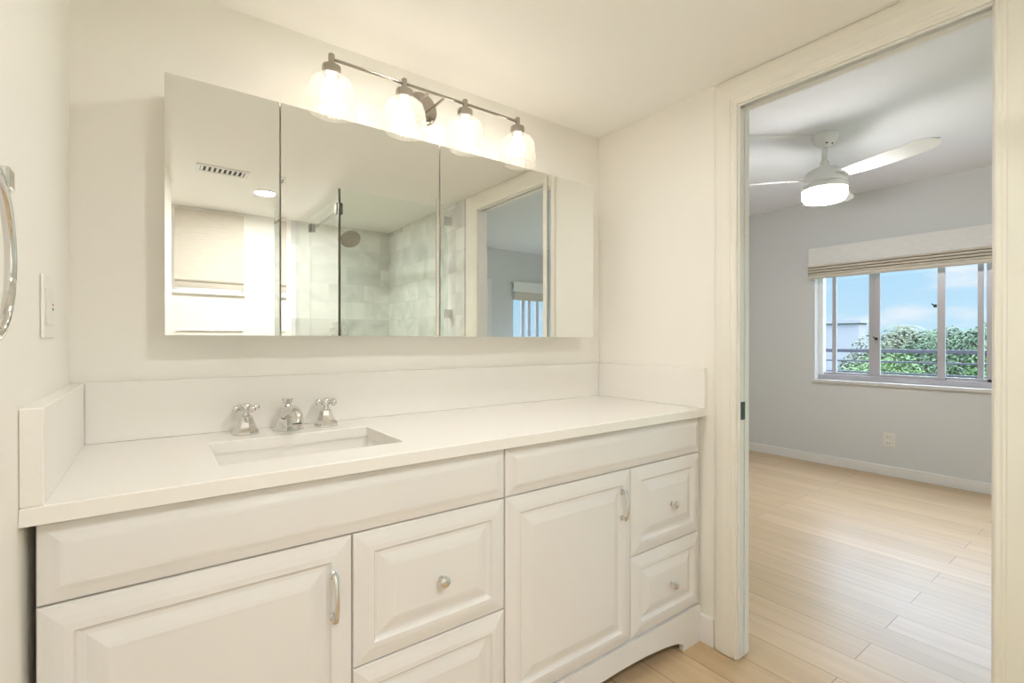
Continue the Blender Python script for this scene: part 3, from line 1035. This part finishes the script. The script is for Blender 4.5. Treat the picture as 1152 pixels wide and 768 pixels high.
# ------------------------------------------------------------------ bathroom ceiling fittings: seen in the mirror, plus one added fill light
cv = thing('ceiling_vent', (0.48, -1.87, ZC), 'white slotted ceiling vent reflected in the left mirror door', 'vent')
b = newbm()
box(b, 0.355, 0.615, -1.935, -1.915, ZC - 0.007, ZC - 0.0005, bev=0.002)
box(b, 0.355, 0.615, -1.825, -1.805, ZC - 0.007, ZC - 0.0005, bev=0.002)
box(b, 0.355, 0.375, -1.915, -1.825, ZC - 0.007, ZC - 0.0005, bev=0.002)
box(b, 0.595, 0.615, -1.915, -1.825, ZC - 0.007, ZC - 0.0005, bev=0.002)
obj('frame', b, M['base'], cv)
obj('backing', bxm(0.374, 0.596, -1.916, -1.824, ZC - 0.0015, ZC - 0.0005), M['slot'], cv)
for k in range(9):
    x_ = 0.385 + k * 0.025
    b = newbm()
    prism(b, [(x_ - 0.008, ZC - 0.0065), (x_ - 0.005, ZC - 0.0065), (x_ + 0.006, ZC - 0.0018), (x_ + 0.003, ZC - 0.0018)], 'y', -1.914, -1.826)
    obj('slat', b, M['base'], cv)
for lx, ly, lm, lab in ((0.755, -2.19, 'recessed', 'round lit recessed ceiling light reflected in the left mirror door'),
                    (0.95, -0.66, 'added_fill_light', 'added round fill light in the ceiling over the worktop, out of view')):  # this second one is added as fill, outside the view and the mirror
    rl = thing('recessed_light', (lx, ly, ZC), lab, 'ceiling light')
    b = newbm()
    lathe(b, [(0.060, ZC - 0.0003), (0.075, ZC - 0.0003), (0.078, ZC - 0.003), (0.075, ZC - 0.006), (0.062, ZC - 0.006)], (lx, ly, 0), 40, cap0=False, cap1=False)
    obj('trim_ring', b, M['base'], rl, smooth=True)
    b = newbm()
    lathe(b, [(0.061, ZC - 0.004), (0.061, ZC - 0.0008)], (lx, ly, 0), 40)
    obj('lens', b, M[lm], rl)

# ------------------------------------------------------------------ shower, seen in the mirror
GX, GY = 1.093, -1.714
sg = thing('shower_enclosure', (GX, GY, 0), 'clear frameless glass shower enclosure reflected in the mirror', 'shower')
obj('curb', bxm(GX - 0.04, XR - 0.013, GY - 0.05, GY + 0.05, 0.0005, 0.09, bev=0.003), M['base'], sg)
obj('curb', bxm(GX - 0.04, GX + 0.05, YB + 0.013, GY - 0.05, 0.0005, 0.09, bev=0.003), M['base'], sg)
obj('glass_pane', bxm(GX + 0.006, XR - 0.04, GY - 0.005, GY + 0.005, 0.091, 2.105, bev=0.001), M['glass'], sg)
obj('glass_pane', bxm(GX - 0.005, GX + 0.005, -2.395, GY - 0.002, 0.091, 2.06, bev=0.001), M['glass'], sg)
obj('glass_pane', bxm(GX - 0.005, GX + 0.005, YB + 0.014, -2.405, 0.091, 2.06, bev=0.001), M['glass'], sg)
for z_ in (2.02, 1.36, 0.5):
    b = newbm()
    box(b, XR - 0.085, XR - 0.0125, GY - 0.012, GY + 0.012, z_ - 0.03, z_ + 0.03, bev=0.002)
    obj('hinge', b, M['chrome'], sg)
obj('edge_seal', bxm(GX - 0.007, GX + 0.0055, GY - 0.006, GY + 0.006, 0.091, 2.11), M['dark_nickel'], sg)
b = newbm()
tube(b, [(GX + 0.015, GY - 0.03, 1.99), (GX + 0.015, -2.40, 1.99)], 0.008, 12)
box(b, GX - 0.012, GX + 0.028, GY - 0.07, GY - 0.02, 1.96, 2.03, bev=0.003)
box(b, GX - 0.012, GX + 0.028, -2.42, -2.375, 1.965, 2.02, bev=0.003)
obj('support_bar', b, M['dark_nickel'], sg)
shd = thing('shower_head', (1.44, YB + 0.012, 2.03), 'round chrome shower head on the marble wall, reflected in the mirror', 'shower head')
b = newbm()
lathe(b, [(0.028, 0.0003), (0.028, 0.006), (0.012, 0.010)], (1.44, YB + 0.012, 2.04), 24, Matrix.Rotation(-PI / 2, 3, 'X'))
tube(b, [(1.44, YB + 0.02, 2.04), (1.44, YB + 0.12, 2.045), (1.44, YB + 0.22, 2.03), (1.44, YB + 0.27, 2.01)], 0.009, 12)
obj('arm', b, M['chrome'], shd, smooth=True)
b = newbm()
tilt = Matrix.Rotation(0.75, 3, 'X')
lathe(b, [(0.080, -0.006), (0.082, 0.0), (0.078, 0.008), (0.04, 0.016), (0.014, 0.034), (0.010, 0.04)], (1.44, YB + 0.295, 1.985), 32, tilt)
obj('spray_plate', b, M['nickel'], shd, smooth=True)
svv = thing('shower_valve', (1.43, YB + 0.012, 1.27), 'round chrome shower valve on the marble wall, reflected in the mirror', 'valve')
rr = Matrix.Rotation(-PI / 2, 3, 'X')
b = newbm()
lathe(b, [(0.080, 0.0003), (0.080, 0.006), (0.068, 0.010), (0.03, 0.013)], (1.43, YB + 0.012, 1.255), 40, rr)
obj('escutcheon', b, M['chrome'], svv, smooth=True)
b = newbm()
lathe(b, [(0.022, 0.012), (0.022, 0.05), (0.018, 0.055)], (1.43, YB + 0.012, 1.255), 24, rr)
tube(b, [(1.43, YB + 0.055, 1.255), (1.43, YB + 0.06, 1.20)], 0.006, 10)
obj('lever', b, M['chrome'], svv, smooth=True)

# ------------------------------------------------------------------ bedroom: fan, raceway, outlet
FX, FY = 3.665, -0.300
cf = thing('ceiling_fan', (FX, FY, ZB), 'white three blade ceiling fan with lit round lens in the bedroom', 'ceiling fan')
b = newbm()
lathe(b, [(0.078, ZB - 0.0005), (0.078, ZB - 0.012), (0.072, ZB - 0.030), (0.055, ZB - 0.058), (0.030, ZB - 0.078), (0.018, ZB - 0.083)], (FX, FY, 0), 40)
cn = obj('canopy', b, M['fan_white'], cf, smooth=True)
for a in (-2.5, -1.6):
    b = newbm()
    sphere(b, (FX + 0.046 * math.cos(a), FY + 0.046 * math.sin(a), ZB - 0.066), 0.006, 10, 6)
    obj('screw', b, M['slot'], cn)
b = newbm()
lathe(b, [(0.0165, ZB - 0.082), (0.0165, 2.335), (0.024, 2.325), (0.028, 2.30), (0.033, 2.29)], (FX, FY, 0), 32)
obj('downrod', b, M['fan_white'], cf, smooth=True)
b = newbm()
lathe(b, [(0.033, 2.292), (0.060, 2.282), (0.095, 2.262), (0.118, 2.238), (0.126, 2.210), (0.126, 2.185), (0.120, 2.180), (0.120, 2.176), (0.130, 2.172), (0.131, 2.150), (0.127, 2.142), (0.112, 2.142)], (FX, FY, 0), 56)
obj('motor_housing', b, M['fan_white'], cf, smooth=True)
b = newbm()
lathe(b, [(0.1245, 2.1415), (0.1265, 2.125), (0.124, 2.095), (0.114, 2.075), (0.085, 2.066), (0.04, 2.062), (0.002, 2.061)], (FX, FY, 0), 56)
obj('light_lens', b, M['fan_lens'], cf, smooth=True)
def blade_bm(ang):
    b_ = newbm()
    n = 22
    L0, L1 = 0.105, 0.675
    ca, sa = math.cos(ang), math.sin(ang)
    T, Bt = [], []
    for i in range(n + 1):
        u = i / n
        r = L0 + (L1 - L0) * u
        half = 0.040 + 0.026 * math.sin(min(1, u * 1.5) * PI / 2)
        if u > 0.82:
            k = (u - 0.82) / 0.18
            half *= math.sqrt(max(0.0, 1 - k * k)) * 0.97 + 0.03
        pitch = math.radians(15 - 4 * u)
        sweep = 0.022 * math.sin(u * PI * 0.9)
        zc = 2.213 - 0.004 * u
        rowT, rowB = [], []
        for s in (-1, -0.5, 0, 0.5, 1):
            w = s * half + sweep
            z = zc + s * half * math.sin(pitch) * -1 + 0.004 * (1 - s * s)
            x, y = r * ca - w * sa, r * sa + w * ca
            rowT.append(b_.verts.new((FX + x, FY + y, z + 0.003 * (1 - 0.7 * abs(s)))))
            rowB.append(b_.verts.new((FX + x, FY + y, z - 0.003 * (1 - 0.7 * abs(s)))))
        T.append(rowT)
        Bt.append(rowB)
    for i in range(n):
        for k in range(4):
            b_.faces.new((T[i][k], T[i][k + 1], T[i + 1][k + 1], T[i + 1][k]))
            b_.faces.new((Bt[i][k + 1], Bt[i][k], Bt[i + 1][k], Bt[i + 1][k + 1]))
        b_.faces.new((T[i][0], T[i + 1][0], Bt[i + 1][0], Bt[i][0]))
        b_.faces.new((T[i + 1][4], T[i][4], Bt[i][4], Bt[i + 1][4]))
    for i in (0, n):
        for k in range(4):
            b_.faces.new((T[i][k + 1], T[i][k], Bt[i][k], Bt[i][k + 1]))
    return b_
for a in (-112, 8, 128):
    obj('blade', blade_bm(math.radians(a)), M['fan_white'], cf, smooth=True)

dv = Vector((-0.805, 0.593, 0))
p0 = Vector((FX, FY, ZB - 0.009)) + dv * 0.079
p1 = p0 + dv * 1.75
b = newbm()
sd = Vector((0.593, 0.805, 0)) * 0.010
vv = []
for p in (p0, p1):
    for s, h in ((-1, 0.0085), (-1, -0.004), (-0.7, -0.008), (0.7, -0.008), (1, -0.004), (1, 0.0085)):
        vv.append(b.verts.new(p + sd * s + Vector((0, 0, h))))
for i in range(6):
    j = (i + 1) % 6
    b.faces.new((vv[i], vv[j], vv[6 + j], vv[6 + i]))
b.faces.new(vv[:6][::-1])
b.faces.new(vv[6:])
tag(obj('cable_raceway', b, M['fan_white']), 'thin white cable raceway on the bedroom ceiling leading to the fan', 'cable cover')

ol = thing('wall_outlet', (XF, -0.19, 0.31), 'white outlet plate low on the bedroom wall under the window', 'outlet')
obj('cover_plate', bxm(XF - 0.0065, XF - 0.0005, -0.236, -0.150, 0.252, 0.372, bev=0.002), M['plastic'], ol)
for z_ in (0.285, 0.337):
    b = newbm()
    box(b, XF - 0.0105, XF - 0.0065, -0.212, -0.172, z_ - 0.018, z_ + 0.018, bev=0.001)
    r_ = obj('receptacle', b, M['plastic'], ol)
    for y_ in (-0.200, -0.185):
        obj('socket_slot', bxm(XF - 0.0112, XF - 0.0103, y_ - 0.0018, y_ + 0.0018, z_ - 0.004, z_ + 0.006), M['slot'], r_)

# ------------------------------------------------------------------ outside
struct('ground', bxm(XF + 0.6, 140, -90, 90, -6.2, -6.0), M['lawn'])
rt = thing('balcony_railing', (6.6, 0, 0.7), 'dark horizontal bar railing outside the bedroom window', 'railing')
obj('top_rail', bxm(6.57, 6.63, -4, 4, 1.035, 1.075, bev=0.004), M['rail'], rt)
for z_ in (0.938, 0.815, 0.69):
    obj('bar', bxm(6.585, 6.615, -4, 4, z_ - 0.009, z_ + 0.009, bev=0.003), M['rail'], rt)
for y_ in (-3.6, -1.75, 2.1, 3.8):
    obj('post', bxm(6.58, 6.62, y_ - 0.02, y_ + 0.02, -0.2, 1.035), M['rail'], rt)
struct('balcony_slab', bxm(XF + 0.16, 6.75, -4.4, 4.4, -0.35, -0.2), M['stucco'])

bl = thing('building', (30, 11, -6), 'pale grey building with a flat roof beyond the trees', 'building')
b = newbm()
box(b, 27, 28, 7.1, 24, -6, 2.0)
obj('wall', b, M['stucco'], bl)
obj('roof_edge', bxm(26.9, 28.1, 7.0, 24.1, 2.0, 2.14), M['stucco'], bl)

def foliage(bm, c, rad, n, leaf, rng):
    for _ in range(n):
        while True:
            p = Vector((rng.uniform(-1, 1), rng.uniform(-1, 1), rng.uniform(-1, 1)))
            if 0.25 < p.length < 1:
                break
        p = p.normalized() * (p.length ** 0.4)
        q = Vector((c[0] + p.x * rad[0], c[1] + p.y * rad[1], c[2] + p.z * rad[2]))
        nrm = (p + Vector((rng.uniform(-.8, .8), rng.uniform(-.8, .8), rng.uniform(-.3, 1)))).normalized()
        t_ = nrm.orthogonal().normalized()
        t_ = Matrix.Rotation(rng.uniform(0, 2 * PI), 3, nrm) @ t_
        s_ = nrm.cross(t_)
        l = leaf * rng.uniform(0.6, 1.2)
        bm.faces.new([bm.verts.new(q + t_ * l), bm.verts.new(q + s_ * l * 0.45), bm.verts.new(q - t_ * l), bm.verts.new(q - s_ * l * 0.45)])

def tree(x, y, ztop, w, mt, label, seed, n=2600, leaf=0.2):
    rng = random.Random(seed)
    t_ = thing('tree', (x, y, -6), label, 'tree', 'trees outside the bedroom window')
    b_ = newbm()
    hgt = min(5.5, ztop + 5.0)
    k = 7
    for i in range(k):
        a = rng.uniform(0, 2 * PI)
        rr_ = rng.uniform(0.2, 0.6) * w
        top = ztop - rng.uniform(0.05, 0.30) * hgt * 0.5 - 0.6
        rz = rng.uniform(0.7, 1.1)
        foliage(b_, (x + rr_ * math.cos(a), y + rr_ * math.sin(a), top - rng.uniform(0, 1.3)), (w * 0.55, w * 0.55, rz), n // (k + 1), leaf, rng)
    foliage(b_, (x, y, ztop - 1.1), (w * 0.6, w * 0.6, 1.1), n // (k + 1), leaf, rng)
    obj('crown', b_, M[mt], t_)
    b_ = newbm()
    tube(b_, [(x, y, -6.0), (x + 0.1, y, -3), (x, y + 0.1, ztop - 1.6)], [0.22, 0.16, 0.08], 8)
    for i in range(4):
        a = i * 1.6 + seed
        tube(b_, [(x, y, ztop - 3.0), (x + 0.4 * w * math.cos(a), y + 0.4 * w * math.sin(a), ztop - 1.5)], [0.07, 0.03], 6)
    obj('trunk', b_, M['trunk'], t_)
    return t_

tree(14.0, 2.85, 0.72, 0.95, 'leaf_a', 'bright green leafy tree low behind the left window pane', 3, 9000, 0.050)
tree(22.0, 5.05, 1.50, 1.25, 'leaf_c', 'greyish olive tree beside the pale building', 5, 8000, 0.075)
tree(18.0, 3.15, 0.95, 0.95, 'leaf_a', 'light green tree in front of the olive one', 8, 8000, 0.06)
tree(25.5, 4.1, 1.62, 1.35, 'leaf_b', 'mid green tree in the middle window pane', 11, 8000, 0.085)
tree(30.0, 2.75, 2.15, 1.6, 'leaf_b', 'tall dark green tree behind the right window pane', 13, 9000, 0.10)
tree(18.5, 1.2, 1.25, 0.95, 'leaf_a', 'green tree nearest the narrow right mullion', 17, 8000, 0.06)
tree(23.5, 0.7, 1.60, 1.2, 'leaf_b', 'distant dark tree at the right edge of the window', 19, 8000, 0.08)
tree(11.5, 0.25, 0.62, 0.85, 'leaf_b', 'low dark shrub like tree at the lower right of the window', 23, 8000, 0.042)
tree(11.0, 2.55, 0.10, 0.8, 'leaf_b', 'low dark green tree at the lower left of the window', 29, 7000, 0.042)
tree(36.0, 7.6, 1.9, 1.9, 'leaf_c', 'far hazy olive tree at the corner of the building', 31, 7000, 0.12)
tree(14.5, 1.0, 0.45, 0.85, 'leaf_b', 'dark low tree behind the middle of the railing', 37, 8000, 0.05)
tree(33.0, 4.9, 1.75, 1.6, 'leaf_b', 'far dark tree between the olive and the tall one', 41, 7000, 0.11)

def palm(x, y, z, seed):
    rng = random.Random(seed)
    t_ = thing('palm_tree', (x, y, -6), 'palm tree with drooping fronds above the middle trees', 'palm tree')
    b_ = newbm()
    tube(b_, [(x, y, -6), (x + 0.2, y, -2), (x, y, z)], [0.2, 0.15, 0.12], 10)
    obj('trunk', b_, M['trunk'], t_)
    b_ = newbm()
    for i in range(16):
        a = i * 2 * PI / 16 + rng.uniform(-.15, .15)
        el = rng.uniform(-0.1, 0.9)
        d = Vector((math.cos(a), math.sin(a), 0))
        pts = []
        for k in range(7):
            u = k / 6
            pts.append(Vector((x, y, z)) + d * 1.3 * u + Vector((0, 0, 1.0 * el * u - 1.0 * u * u)))
        s_ = d.cross(Vector((0, 0, 1)))
        for p, q in zip(pts, pts[1:]):
            for sg_ in (-1, 1):
                for f in (0.0, 0.33, 0.66):
                    r0 = p.lerp(q, f)
                    r1 = p.lerp(q, f + 0.2)
                    tip = r0 + s_ * sg_ * 0.36 + d * 0.16 - Vector((0, 0, 0.16))
                    b_.faces.new([b_.verts.new(r0), b_.verts.new(r1), b_.verts.new(tip)])
    obj('frond', b_, M['leaf_c'], t_)
palm(42.0, 9.3, 2.1, 4)
